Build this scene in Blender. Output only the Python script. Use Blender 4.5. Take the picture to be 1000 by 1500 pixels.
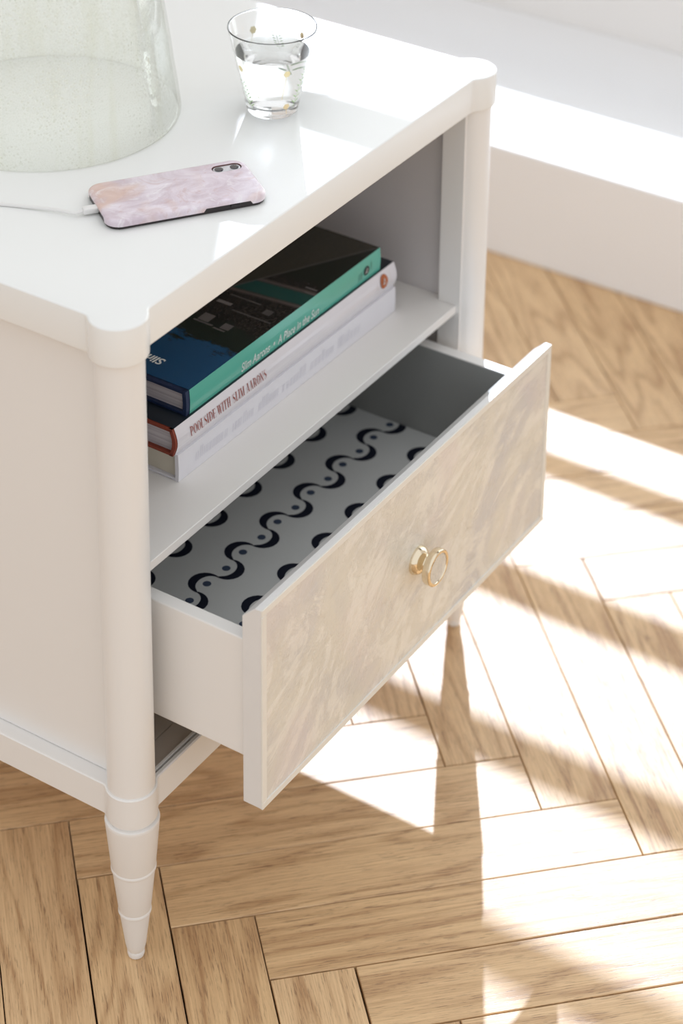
import bpy, bmesh, math, random
from mathutils import Vector, Matrix
random.seed(7)
S = bpy.context.scene
for o in list(bpy.data.objects):
    bpy.data.objects.remove(o)
COL = S.collection
PI = math.pi

# ------------------------------------------------------------------ camera
cam_d = bpy.data.cameras.new('camera'); cam = bpy.data.objects.new('camera', cam_d); COL.objects.link(cam)
YAW, PITCH, ROLL = 0.5603, 0.37757, -0.01697
F_PX, PX, PY = 3496.83, 556.93, -115.52
cy_, sy_, cp_, sp_ = math.cos(YAW), math.sin(YAW), math.cos(PITCH), math.sin(PITCH)
fwd = Vector((cy_*cp_, sy_*cp_, -sp_)); rgt = Vector((sy_, -cy_, 0)); dwn = fwd.cross(rgt)
cr_, sr_ = math.cos(ROLL), math.sin(ROLL)
r2 = rgt*cr_ + dwn*sr_; d2 = -rgt*sr_ + dwn*cr_
m3 = Matrix((r2, -d2, -fwd)).transposed()
cam.matrix_world = Matrix.Translation((-1.15981, -0.94365, 1.48984)) @ m3.to_4x4()
cam_d.sensor_fit = 'VERTICAL'; cam_d.sensor_height = 36; cam_d.sensor_width = 24
cam_d.lens = F_PX/1500*36
cam_d.shift_x = (500-PX)/1500; cam_d.shift_y = (PY-750)/1500
cam_d.clip_start = 0.05
cam_d.dof.use_dof = True; cam_d.dof.focus_distance = 1.88; cam_d.dof.aperture_fstop = 5.0
S.camera = cam

# ------------------------------------------------------------------ light
world = bpy.data.worlds.new('daylight'); S.world = world; world.use_nodes = True
bg = world.node_tree.nodes['Background']
bg.inputs[0].default_value = (0.985, 0.99, 1.0, 1); bg.inputs[1].default_value = 0.99
sun_d = bpy.data.lights.new('sun', 'SUN'); sun = bpy.data.objects.new('sun', sun_d); COL.objects.link(sun)
SUN_DIR = Vector((-1.82, -1.116, -1.0)).normalized()
sun.rotation_euler = SUN_DIR.to_track_quat('-Z', 'Y').to_euler()
sun.location = (4, 2.6, 2.6)
sun_d.energy = 7.5; sun_d.angle = math.radians(0.5); sun_d.color = (0.91, 0.97, 1.14)
# skylight entering through the window opening
sky_d = bpy.data.lights.new('window_skylight', 'AREA'); sky = bpy.data.objects.new('window_skylight', sky_d); COL.objects.link(sky)
sky_d.shape = 'RECTANGLE'; sky_d.size = 1.6; sky_d.size_y = 1.9; sky_d.energy = 17; sky_d.color = (0.95, 0.98, 1.0)
sky.location = (1.72, 0.07, 1.27); sky.rotation_euler = Vector((-1, 0, 0)).to_track_quat('-Z', 'Y').to_euler()
S.view_settings.view_transform = 'Standard'; S.view_settings.look = 'None'
S.view_settings.gamma = 1; S.view_settings.use_curve_mapping = False
S.view_settings.exposure = 0.0

# ------------------------------------------------------------------ helpers
def link_obj(name, mesh, parent=None):
    o = bpy.data.objects.new(name, mesh); COL.objects.link(o)
    if parent is not None: o.parent = parent
    return o

def obj(name, bm, m, parent=None, smooth=False, loc=None, rot=None):
    bm.normal_update()
    me = bpy.data.meshes.new(name); bm.to_mesh(me); bm.free()
    ms = m if isinstance(m, (list, tuple)) else [m]
    for x in ms: me.materials.append(x)
    if smooth is True:
        for p in me.polygons: p.use_smooth = True
    elif smooth:
        for p in me.polygons: p.use_smooth = True
        me.set_sharp_from_angle(angle=math.radians(smooth))
    o = link_obj(name, me, parent)
    if loc: o.location = loc
    if rot: o.rotation_euler = rot
    return o

def empty(name, loc=(0, 0, 0), rz=0):
    o = bpy.data.objects.new(name, None); COL.objects.link(o)
    o.location = loc; o.rotation_euler = (0, 0, rz); o.empty_display_size = 0.02
    return o

def tag(o, label=None, cat=None, group=None, kind=None):
    if label: o['label'] = label
    if cat: o['category'] = cat
    if group: o['group'] = group
    if kind: o['kind'] = kind
    return o

def box(bm, x0, x1, y0, y1, z0, z1, bev=0.0, seg=2, mi=0):
    vs = [bm.verts.new(p) for p in ((x0,y0,z0),(x1,y0,z0),(x1,y1,z0),(x0,y1,z0),(x0,y0,z1),(x1,y0,z1),(x1,y1,z1),(x0,y1,z1))]
    fs = [bm.faces.new([vs[i] for i in f]) for f in ((3,2,1,0),(4,5,6,7),(0,1,5,4),(1,2,6,5),(2,3,7,6),(3,0,4,7))]
    for f in fs: f.material_index = mi
    if bev > 0:
        es = set(e for f in fs for e in f.edges)
        r = bmesh.ops.bevel(bm, geom=list(es), offset=bev, segments=seg, affect='EDGES', profile=0.5)
        for f in r['faces']: f.material_index = mi
    return bm

def lathe(bm, prof, n=48, c=(0, 0, 0), axis='Z', mi=0, cap0=True, cap1=True):
    rings = []
    for r, z in prof:
        ring = []
        for k in range(n):
            a = 2*PI*k/n
            p = (r*math.cos(a), r*math.sin(a), z)
            if axis == '-Y': p = (p[0], -z, p[1])
            ring.append(bm.verts.new((p[0]+c[0], p[1]+c[1], p[2]+c[2])))
        rings.append(ring)
    for a, b in zip(rings, rings[1:]):
        for k in range(n):
            f = bm.faces.new((a[k], a[(k+1) % n], b[(k+1) % n], b[k])); f.material_index = mi
    if cap0: bm.faces.new(list(reversed(rings[0]))).material_index = mi
    if cap1: bm.faces.new(rings[-1]).material_index = mi
    return bm

def prism(bm, poly, z0, z1, mi=0):
    """closed CCW polygon in XY extruded in Z"""
    a = [bm.verts.new((x, y, z0)) for x, y in poly]; b = [bm.verts.new((x, y, z1)) for x, y in poly]
    n = len(poly)
    fs = [bm.faces.new((a[k], a[(k+1) % n], b[(k+1) % n], b[k])) for k in range(n)]
    fs.append(bm.faces.new(list(reversed(a)))); fs.append(bm.faces.new(b))
    for f in fs: f.material_index = mi
    return fs

def inset_poly(poly, d):
    n = len(poly); out = []
    for k in range(n):
        p0, p1, p2 = Vector(poly[k-1]), Vector(poly[k]), Vector(poly[(k+1) % n])
        e1 = (p1-p0).normalized(); e2 = (p2-p1).normalized()
        n1 = Vector((-e1.y, e1.x)); n2 = Vector((-e2.y, e2.x))
        b = n1+n2; b = b/max(0.3, b.length_squared)*2
        out.append((p1.x+b.x*d, p1.y+b.y*d))
    return out

def slab(bm, poly, z0, z1, bt=0.0, bb=0.0, seg=4):
    """prism with rounded top (bt) and bottom (bb) rims"""
    prof = []
    if bb > 0:
        for k in range(seg+1):
            a = PI/2*k/seg; prof.append((bb*(1-math.sin(a)), z0+bb*(1-math.cos(a))))
    else: prof.append((0, z0))
    if bt > 0:
        for k in range(seg+1):
            a = PI/2*k/seg; prof.append((bt*(1-math.cos(a)), z1-bt*(1-math.sin(a))))
    else: prof.append((0, z1))
    rings = []
    for d, z in prof:
        q = inset_poly(poly, d) if d > 1e-7 else poly
        rings.append([bm.verts.new((x, y, z)) for x, y in q])
    n = len(poly)
    for a, b in zip(rings, rings[1:]):
        for k in range(n): bm.faces.new((a[k], a[(k+1) % n], b[(k+1) % n], b[k]))
    bm.faces.new(list(reversed(rings[0]))); bm.faces.new(rings[-1])
    return bm

def rrect(l, w, r, n=8, cx=0, cy=0):
    o = []
    for sx, sy, a0 in ((1,1,0),(-1,1,90),(-1,-1,180),(1,-1,270)):
        for k in range(n+1):
            a = math.radians(a0+90*k/n)
            o.append((cx+sx*(l/2-r)+r*math.cos(a), cy+sy*(w/2-r)+r*math.sin(a)))
    return o

# ------------------------------------------------------------------ materials
class N:
    def __init__(self, name):
        self.m = bpy.data.materials.new(name); self.m.use_nodes = True
        self.t = self.m.node_tree; self.p = self.t.nodes['Principled BSDF']; self.out = self.t.nodes['Material Output']
    def n(self, typ, **kw):
        x = self.t.nodes.new(typ)
        for k, v in kw.items():
            if k.startswith('i_'): x.inputs[int(k[2:]) if k[2:].isdigit() else k[2:].replace('_', ' ')].default_value = v
            else: setattr(x, k, v)
        return x
    def l(self, a, b): self.t.links.new(a, b)
    def noise(self, scale, detail=4, rough=0.55, vec=None, dist=0.0):
        x = self.n('ShaderNodeTexNoise'); x.inputs['Scale'].default_value = scale; x.inputs['Detail'].default_value = detail
        x.inputs['Roughness'].default_value = rough; x.inputs['Distortion'].default_value = dist
        if vec is not None: self.l(vec, x.inputs['Vector'])
        return x.outputs['Fac']
    def coord(self, kind='Object'): return self.n('ShaderNodeTexCoord').outputs[kind]
    def mapping(self, vec, scale=(1,1,1), loc=(0,0,0), rot=(0,0,0)):
        x = self.n('ShaderNodeMapping'); self.l(vec, x.inputs['Vector'])
        x.inputs['Scale'].default_value = scale; x.inputs['Location'].default_value = loc; x.inputs['Rotation'].default_value = rot
        return x.outputs[0]
    def ramp(self, fac, stops, interp='LINEAR'):
        x = self.n('ShaderNodeValToRGB'); self.l(fac, x.inputs[0]); cr = x.color_ramp; cr.interpolation = interp
        while len(cr.elements) < len(stops): cr.elements.new(0.5)
        for e, (p, c) in zip(cr.elements, stops):
            e.position = p; e.color = (c, c, c, 1) if isinstance(c, (int, float)) else (c[0], c[1], c[2], 1)
        return x.outputs[0]
    def mix(self, fac, a, b, mode='MIX'):
        x = self.n('ShaderNodeMix', data_type='RGBA', blend_type=mode)
        for s, v in ((0, fac), (6, a), (7, b)):
            if hasattr(v, 'links'): self.l(v, x.inputs[s])
            elif isinstance(v, (int, float)): x.inputs[s].default_value = v
            else: x.inputs[s].default_value = (v[0], v[1], v[2], 1)
        return x.outputs[2]
    def math(self, op, a, b=None, clamp=False):
        x = self.n('ShaderNodeMath', operation=op, use_clamp=clamp)
        for s, v in ((0, a), (1, b)):
            if v is None: continue
            if hasattr(v, 'links'): self.l(v, x.inputs[s])
            else: x.inputs[s].default_value = v
        return x.outputs[0]
    def bump(self, h, strength=0.2, dist=0.001):
        x = self.n('ShaderNodeBump'); x.inputs['Strength'].default_value = strength; x.inputs['Distance'].default_value = dist
        self.l(h, x.inputs['Height']); self.l(x.outputs[0], self.p.inputs['Normal']); return x
    def set(self, **kw):
        for k, v in kw.items():
            k = k.replace('_', ' ')
            if hasattr(v, 'links'): self.l(v, self.p.inputs[k])
            else: self.p.inputs[k].default_value = (v[0], v[1], v[2], 1) if isinstance(v, tuple) else v
        return self

def plain(name, col, rough=0.5, var=0.04, scale=30, metallic=0.0, spec=0.5, coat=0.0, bump=0.0, bscale=200):
    a = N(name); c = a.coord()
    f = a.noise(scale, 3, vec=c)
    a.set(Base_Color=a.mix(f, tuple(x*(1-var) for x in col), tuple(min(1, x*(1+var)) for x in col)), Roughness=rough, Metallic=metallic)
    a.p.inputs['Specular IOR Level'].default_value = spec
    a.p.inputs['Coat Weight'].default_value = coat; a.p.inputs['Coat Roughness'].default_value = 0.15
    if bump: a.bump(a.noise(bscale, 3, vec=c), bump, 0.0005)
    return a.m

M_paint = plain('white satin paint', (0.835, 0.82, 0.80), 0.32, 0.012, 8, spec=0.5)
M_top = plain('white lacquer top', (0.86, 0.87, 0.86), 0.22, 0.01, 6, spec=0.5)
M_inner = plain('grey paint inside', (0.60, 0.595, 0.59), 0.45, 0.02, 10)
M_shade = plain('inner faces with painted shade', (0.60, 0.575, 0.575), 0.45, 0.02, 10)  # cabinet paint greyed so the inner faces carry the interior shade in their colour
M_under = plain('base board with painted shade', (0.70, 0.63, 0.57), 0.5, 0.03, 10)  # brown grey tone stands in for shade beneath the open drawer
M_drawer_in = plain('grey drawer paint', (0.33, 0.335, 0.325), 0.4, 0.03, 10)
M_wall = plain('white wall paint', (0.84, 0.82, 0.80), 0.65, 0.01, 5, spec=0.3)
M_trim = plain('white trim paint', (0.86, 0.86, 0.865), 0.5, 0.01, 5, spec=0.4)
M_navy = plain('navy print', (0.008, 0.010, 0.022), 0.85, 0.3, 900, spec=0.2)
M_dot = plain('slate blue print', (0.055, 0.075, 0.125), 0.85, 0.2, 700, spec=0.2)
M_brass = plain('polished brass', (0.83, 0.72, 0.54), 0.12, 0.03, 60, metallic=1.0)
M_page = plain('paper pages', (0.62, 0.60, 0.58), 0.8, 0.02, 50)
M_cable = plain('white cable rubber', (0.80, 0.79, 0.78), 0.4, 0.01, 50)
M_black = plain('black plastic', (0.018, 0.012, 0.013), 0.35, 0.2, 80)
M_lens = plain('black lens glass', (0.02, 0.02, 0.03), 0.05, 0.1, 80, coat=1.0)
M_silver = plain('pale camera metal', (0.70, 0.70, 0.74), 0.25, 0.1, 300, metallic=0.5)

def oak():
    a = N('oiled oak'); c = a.coord(); oi = a.n('ShaderNodeObjectInfo')
    add = a.n('ShaderNodeVectorMath', operation='ADD'); a.l(c, add.inputs[0])
    comb = a.n('ShaderNodeCombineXYZ')
    for i, k in enumerate((37.0, 91.0, 13.0)): a.l(a.math('MULTIPLY', oi.outputs['Random'], k), comb.inputs[i])
    a.l(comb.outputs[0], add.inputs[1]); v = add.outputs[0]
    # cathedral figure: distorted rings stretched along the plank
    big = a.noise(1.0, 2, 0.45, a.mapping(v, (2.2, 17, 3)), 0.25)
    rings = a.math('SINE', a.math('MULTIPLY', big, 62.0))
    rings = a.math('ADD', a.math('MULTIPLY', rings, 0.5), 0.5)
    fine = a.noise(1.0, 6, 0.7, a.mapping(v, (16, 620, 60)))
    streak = a.noise(1.0, 4, 0.6, a.mapping(v, (3.0, 75, 10)))
    pores = a.ramp(a.noise(1.0, 3, 0.6, a.mapping(v, (60, 1100, 60))), [(0.35, 0.0), (0.44, 1.0)])
    base = a.mix(oi.outputs['Random'], (0.74, 0.50, 0.262), (0.81, 0.57, 0.325))
    dark = a.mix(oi.outputs['Random'], (0.40, 0.215, 0.095), (0.48, 0.28, 0.135))
    g = a.math('MULTIPLY', a.math('POWER', rings, 3.5), 0.46)
    g = a.math('ADD', g, a.math('MULTIPLY', a.ramp(fine, [(0.42, 0), (0.66, 1)]), 0.50), True)
    g = a.math('ADD', g, a.math('MULTIPLY', a.ramp(streak, [(0.45, 0), (0.75, 1)]), 0.35), True)
    colr = a.mix(g, base, dark)
    pm = a.math('MULTIPLY', a.math('SUBTRACT', 1.0, pores), a.math('ADD', a.math('MULTIPLY', rings, 0.45), 0.32))
    colr = a.mix(pm, colr, (0.20, 0.10, 0.045))
    a.set(Base_Color=colr, Roughness=a.ramp(fine, [(0.2, 0.40), (0.8, 0.54)]))
    a.p.inputs['Specular IOR Level'].default_value = 0.75
    a.bump(a.math('SUBTRACT', pores, a.math('MULTIPLY', rings, 0.2)), 0.22, 0.0004)
    return a.m
M_oak = oak()
M_oak_far = plain('oiled oak farther off', (0.58, 0.375, 0.20), 0.45, 0.18, 9)
M_gap = plain('dark floor joint', (0.018, 0.011, 0.008), 0.9, 0.3, 60, spec=0.1)

def pearl(name, k=1.0):
    a = N(name); c = a.coord()
    # drawer front lies in the XZ plane; flakes run diagonally up to the right
    v = a.mapping(c, (1, 1, 1), rot=(0, math.radians(42), 0))
    st = a.noise(1.0, 7, 0.66, a.mapping(v, (9, 14, 19)), 2.8)
    cl = a.noise(5.0, 5, 0.6, c, 1.4)
    fl = a.noise(1.0, 9, 0.72, a.mapping(v, (20, 40, 42)), 4.0)
    warm, cool = (0.74*k, 0.715*k, 0.64*k), (0.635*k, 0.63*k, 0.63*k)
    colr = a.mix(a.ramp(cl, [(0.42, 0), (0.58, 1)]), warm, cool)
    colr = a.mix(a.math('MULTIPLY', a.ramp(st, [(0.50, 0), (0.56, 1)]), 0.8), colr, (0.85*k, 0.83*k, 0.765*k))
    colr = a.mix(a.math('MULTIPLY', a.ramp(fl, [(0.36, 1), (0.45, 0)]), 0.45), colr, (0.60*k, 0.56*k, 0.49*k))
    colr = a.mix(a.math('MULTIPLY', a.ramp(fl, [(0.57, 0), (0.66, 1)]), 0.5), colr, (0.82*k, 0.80*k, 0.78*k))
    pink = a.noise(9.0, 3, 0.5, a.mapping(c, loc=(3, 1, 2)), 1.0)
    colr = a.mix(a.math('MULTIPLY', a.ramp(pink, [(0.50, 0), (0.64, 1)]), 0.4), colr, (0.75*k, 0.67*k, 0.68*k))
    a.set(Base_Color=colr, Roughness=a.ramp(st, [(0.3, 0.34), (0.7, 0.2)]))
    crack = a.n('ShaderNodeTexVoronoi', feature='DISTANCE_TO_EDGE'); crack.inputs['Scale'].default_value = 20
    a.l(a.mapping(v, (1.0, 1, 2.3)), crack.inputs['Vector'])
    h = a.math('ADD', a.math('MULTIPLY', fl, 0.7), a.math('MULTIPLY', a.ramp(crack.outputs[0], [(0.0, 0), (0.05, 1)]), 0.12))
    h = a.math('ADD', h, a.math('MULTIPLY', st, 0.8))
    a.bump(h, 0.6, 0.0014)
    a.p.inputs['Sheen Weight'].default_value = 0.0
    a.p.inputs['Coat Weight'].default_value = 0.3; a.p.inputs['Coat Roughness'].default_value = 0.12
    return a.m
M_pearl = pearl('mother of pearl')
M_knobpearl = pearl('knob shell', 0.95)
M_edging = plain('pale shell edging', (0.80, 0.785, 0.735), 0.3, 0.03, 60)
M_frontbody = plain('pearly drawer edge', (0.76, 0.755, 0.75), 0.35, 0.04, 35)

def fabric():
    a = N('woven cotton liner'); c = a.coord()
    w1 = a.n('ShaderNodeTexWave', bands_direction='X'); w1.inputs['Scale'].default_value = 500; a.l(c, w1.inputs['Vector'])
    w2 = a.n('ShaderNodeTexWave', bands_direction='Y'); w2.inputs['Scale'].default_value = 500; a.l(c, w2.inputs['Vector'])
    f = a.math('MULTIPLY', w1.outputs['Fac'], w2.outputs['Fac'])
    a.set(Base_Color=a.mix(f, (0.62, 0.63, 0.62), (0.70, 0.71, 0.70)), Roughness=0.9)
    a.p.inputs['Specular IOR Level'].default_value = 0.15
    return a.m
M_fabric = fabric()

def marble():
    a = N('pink marble phone case'); c = a.coord()
    w = a.noise(26, 5, 0.6, a.mapping(c, (1, 1.5, 1), rot=(0, 0, 0.6)), 1.4)
    v = a.noise(38, 6, 0.65, c, 2.2); b = a.noise(15, 3, 0.5, c, 0.8)
    col = a.mix(a.ramp(w, [(0.38, 0), (0.62, 1)]), (0.63, 0.53, 0.60), (0.80, 0.73, 0.80))
    col = a.mix(a.math('MULTIPLY', a.ramp(b, [(0.5, 0), (0.64, 1)]), 0.55), col, (0.70, 0.44, 0.30))
    col = a.mix(a.math('MULTIPLY', a.ramp(v, [(0.56, 0), (0.66, 1)]), 0.6), col, (0.86, 0.83, 0.86))
    col = a.mix(a.math('MULTIPLY', a.ramp(v, [(0.36, 1), (0.44, 0)]), 0.4), col, (0.58, 0.38, 0.38))
    a.set(Base_Color=col, Roughness=0.18); a.p.inputs['Coat Weight'].default_value = 0.5
    a.p.inputs['Coat Roughness'].default_value = 0.05
    return a.m
M_marble = marble()

def glass(name, col=(1, 1, 1), rough=0.0, ior=1.45):
    a = N(name); a.set(Base_Color=col, Roughness=rough, IOR=ior); a.p.inputs['Transmission Weight'].default_value = 1.0
    return a
M_glass = glass('clear glass').m
M_water = glass('water', (0.99, 1.0, 0.995), 0, 1.33).m
def seeded():
    """thin blown glass: light passes straight through, reflecting by Fresnel, with trapped air seeds"""
    a = N('seeded glass'); c = a.coord()
    vo = a.n('ShaderNodeTexVoronoi'); vo.inputs['Scale'].default_value = 240; a.l(c, vo.inputs['Vector'])
    seeds = a.ramp(vo.outputs['Distance'], [(0.16, 1), (0.34, 0)])
    vo2 = a.n('ShaderNodeTexVoronoi'); vo2.inputs['Scale'].default_value = 620; a.l(c, vo2.inputs['Vector'])
    fine = a.ramp(vo2.outputs['Distance'], [(0.15, 1), (0.40, 0)])
    dens = a.ramp(a.noise(20, 3, 0.6, c), [(0.42, 0), (0.60, 1)])
    sd = a.math('ADD', a.math('MULTIPLY', seeds, dens), a.math('MULTIPLY', fine, 0.35), True)
    wav = a.noise(45, 3, 0.6, c)
    a.bump(a.math('ADD', sd, a.math('MULTIPLY', wav, 0.8)), 0.22, 0.0010)
    bn = a.p.inputs['Normal'].links[0].from_socket
    run = a.ramp(a.noise(1.0, 3, 0.6, a.mapping(c, (70, 70, 6))), [(0.50, 0), (0.66, 1)])
    tint = a.mix(a.math('MULTIPLY', run, 0.6), (0.988, 0.994, 0.983), (0.955, 0.958, 0.915))
    tr = a.n('ShaderNodeBsdfTransparent'); a.l(a.mix(a.math('MULTIPLY', sd, 0.75), tint, (0.88, 0.885, 0.83)), tr.inputs[0])
    gl = a.n('ShaderNodeBsdfGlossy'); gl.inputs['Roughness'].default_value = 0.06; a.l(bn, gl.inputs['Normal'])
    df = a.n('ShaderNodeBsdfDiffuse'); df.inputs[0].default_value = (0.95, 0.96, 0.91, 1)
    fr = a.n('ShaderNodeFresnel'); fr.inputs[0].default_value = 1.22; a.l(bn, fr.inputs['Normal'])
    m1 = a.n('ShaderNodeMixShader'); a.l(a.math('MULTIPLY', fr.outputs[0], 0.42), m1.inputs[0]); a.l(tr.outputs[0], m1.inputs[1]); a.l(gl.outputs[0], m1.inputs[2])
    tl = a.n('ShaderNodeBsdfTranslucent'); tl.inputs[0].default_value = (0.95, 0.96, 0.91, 1)
    md = a.n('ShaderNodeMixShader'); md.inputs[0].default_value = 0.5; a.l(df.outputs[0], md.inputs[1]); a.l(tl.outputs[0], md.inputs[2])
    m2 = a.n('ShaderNodeMixShader'); a.l(a.math('ADD', a.math('MULTIPLY', sd, 0.14), 0.035), m2.inputs[0]); a.l(m1.outputs[0], m2.inputs[1]); a.l(md.outputs[0], m2.inputs[2])
    a.l(m2.outputs[0], a.out.inputs[0])
    return a.m
M_seeded = seeded()
def pane():
    a = N('window pane glass'); t = a.t
    tr = a.n('ShaderNodeBsdfTransparent'); tr.inputs[0].default_value = (0.97, 0.985, 0.98, 1)
    gl = a.n('ShaderNodeBsdfGlossy'); gl.inputs['Roughness'].default_value = 0.02
    fr = a.n('ShaderNodeFresnel'); fr.inputs[0].default_value = 1.45
    mx = a.n('ShaderNodeMixShader'); a.l(fr.outputs[0], mx.inputs[0]); a.l(tr.outputs[0], mx.inputs[1]); a.l(gl.outputs[0], mx.inputs[2])
    a.l(mx.outputs[0], a.out.inputs[0]); return a.m
M_pane = pane()

# ------------------------------------------------------------------ setting
W, D = 0.50, 0.43            # post centres
H, ZS = 0.59533, 0.56357     # top of slab, underside of slab
ZC, ZRB = 0.1737, 0.1455     # base frame top / underside
SH = 0.3662                  # shelf top
WALL_X = 1.526

bm = bmesh.new(); box(bm, -3.5, WALL_X+0.09, -3.5, 2.6, -0.06, -0.0075)
floor = tag(obj('floor', bm, M_gap), kind='structure')
PW = 0.0697; PL = 5.82*PW
def plank_mesh(gap):
    b = bmesh.new(); l, w = PL/2-gap, PW/2-gap
    slab(b, [(-l, -w), (l, -w), (l, w), (-l, w)], -0.0075, 0.0, bt=0.0006, seg=1)
    b.normal_update(); me = bpy.data.meshes.new('plank'); b.to_mesh(me); b.free(); me.materials.append(M_oak); return me
plank_meshes = [plank_mesh(g) for g in (0.00035, 0.00050, 0.0006, 0.0010)]
A0, B0 = 0.0222, 0.031
s2 = math.sqrt(0.5)
cand = []
for i in range(-9, 10):
    for k in range(-60, 60):
        ta, tb = i*(PL-PW), i*(PL+PW)
        # plank running along b
        cand.append((A0+k*PW+PW/2+ta, B0-k*PW+PL/2+tb, -PI/4))
        # plank running along a
        cand.append((A0+(k+1)*PW-PL/2+ta, B0-(k+0.5)*PW+tb, PI/4))
planks = []
for a, b, r in cand:
    x, y = (a+b)*s2, (a-b)*s2
    if -3.1 < x < 1.7 and -3.2 < y < 2.75: planks.append((math.hypot(x-0.35, y-0.05), x, y, r))
planks.sort(); 
for _, x, y, r in planks[:298]:
    o = link_obj('plank', random.choice(plank_meshes), floor)
    o.location = (x, y, random.uniform(-0.00025, 0.0)); o.rotation_euler = (0, 0, r + (PI if random.random() < 0.5 else 0))

# past the nearest 298 planks the same herringbone goes on as one joined part
bm = bmesh.new()
for _, x, y, r in planks[298:]:
    v0 = len(bm.verts); l, w = PL/2-0.0005, PW/2-0.0005
    fs = prism(bm, [(-l, -w), (l, -w), (l, w), (-l, w)], -0.0074, 0.0)
    bm.verts.ensure_lookup_table(); vs_ = [bm.verts[k] for k in range(v0, len(bm.verts))]
    bmesh.ops.transform(bm, matrix=Matrix.Translation((x, y, 0)) @ Matrix.Rotation(r, 4, 'Z'), verts=vs_)
tag(obj('plank_field', bm, M_oak_far, floor), kind='stuff')
# wall on the right: low sill wall, piers and head around the window opening
WY0, WY1, WZ0, WZ1 = -0.75, 0.910, 0.278, 2.25
WT = 0.09
bm = bmesh.new()
box(bm, WALL_X, WALL_X+WT, -3.5, 2.6, 0, WZ0)
box(bm, WALL_X, WALL_X+WT, -3.5, WY0, WZ0, 2.7)
box(bm, WALL_X, WALL_X+WT, WY1, 2.6, WZ0, 2.7)
box(bm, WALL_X, WALL_X+WT, WY0, WY1, WZ1, 2.7)
tag(obj('wall_right', bm, M_wall), kind='structure')
bm = bmesh.new(); box(bm, -3.5, WALL_X, 2.5, 2.6, 0, 2.7)
tag(obj('wall_back', bm, M_wall), kind='structure')
bm = bmesh.new(); box(bm, 1.15, WALL_X, -3.5, 2.5, 0.0, 0.1496, 0.003, 2)
tag(obj('trim_1', bm, M_trim), kind='structure')
# window: frame, glazing rails, pane
win = empty('window_1', (WALL_X+0.05, 0, WZ0)); tag(win, kind='structure')
def wpart(name, x0, x1, y0, y1, z0, z1, m, bev=0.002):
    b = bmesh.new(); box(b, x0-win.location.x, x1-win.location.x, y0, y1, z0-WZ0, z1-WZ0, bev, 1); return obj(name, b, m, win)
XB = 1.56
wpart('window_frame', XB-0.02, XB+0.02, WY0, WY0+0.03, WZ0, WZ1, M_trim)
wpart('window_frame', XB-0.02, XB+0.02, WY1-0.006, WY1, WZ0, WZ1, M_trim)
wpart('window_frame', XB-0.02, XB+0.02, WY0, WY1, WZ1-0.04, WZ1, M_trim)
for x_mid, t in ((0.787, 0.033), (0.585, 0.050), (0.3735, 0.045), (0.163, 0.05), (-0.045, 0.045)):
    z = (XB-x_mid)/1.82
    wpart('glazing_bar', XB-0.006, XB+0.006, WY0+0.03, WY1-0.006, z-t/1.82/2, z+t/1.82/2, M_trim, 0.001)
zt_ = H+(XB-0.35)/1.82
wpart('meeting_rail', XB-0.01, XB+0.01, WY0+0.03, WY1-0.006, zt_-0.019, zt_+0.019, M_trim)
wpart('pane', XB-0.001, XB+0.001, WY0+0.03, WY1-0.006, WZ0, WZ1-0.04, M_pane, 0)

# ------------------------------------------------------------------ nightstand
ns = tag(empty('nightstand'), 'white painted nightstand with round column posts, open shelf and pearl drawer pulled out', 'nightstand')
def lobed(R, e, rf, nl=20, nf=6):
    """outline with a round lobe at each post and concave fillets to straight edges set out by e"""
    xf = math.sqrt((R+rf)**2-(e+rf)**2)
    th = math.atan2(-(e+rf), xf)           # direction lobe centre -> fillet centre (front right of left post)
    corner = []
    # corner at front-left (0,0): walk from the left edge to the front edge, CCW
    a_start, a_end = -PI/2-th-0.0, th      # by symmetry about the diagonal
    fl = []                                 # fillet joining left edge to lobe
    fcl = (-(e+rf), xf)
    a0, a1 = 0.0, math.atan2(-fcl[1], -fcl[0])   # from pointing +x to pointing at lobe centre
    if a1 > 0: a1 -= 2*PI
    for k in range(nf+1):
        t = a0+(a1-a0)*k/nf; fl.append((fcl[0]+rf*math.cos(t), fcl[1]+rf*math.sin(t)))
    s = math.atan2(fcl[1], fcl[0]); en = th+2*PI
    lobe = [(R*math.cos(s+(en-s)*k/nl), R*math.sin(s+(en-s)*k/nl)) for k in range(1, nl)]
    fr = [(y, x) for x, y in reversed(fl)]
    corner = fl+lobe+fr
    out = []
    out += corner
    out += [(W-x, y) for x, y in reversed(corner)]
    out += [(W-x, D-y) for x, y in corner]
    out += [(x, D-y) for x, y in reversed(corner)]
    return out
E_OUT = 0.0129
bm = bmesh.new(); slab(bm, lobed(0.0222, E_OUT, 0.008), ZS, H, bt=0.0016, bb=0.0008)
tag(obj('top', bm, M_top, ns, 35))
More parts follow.
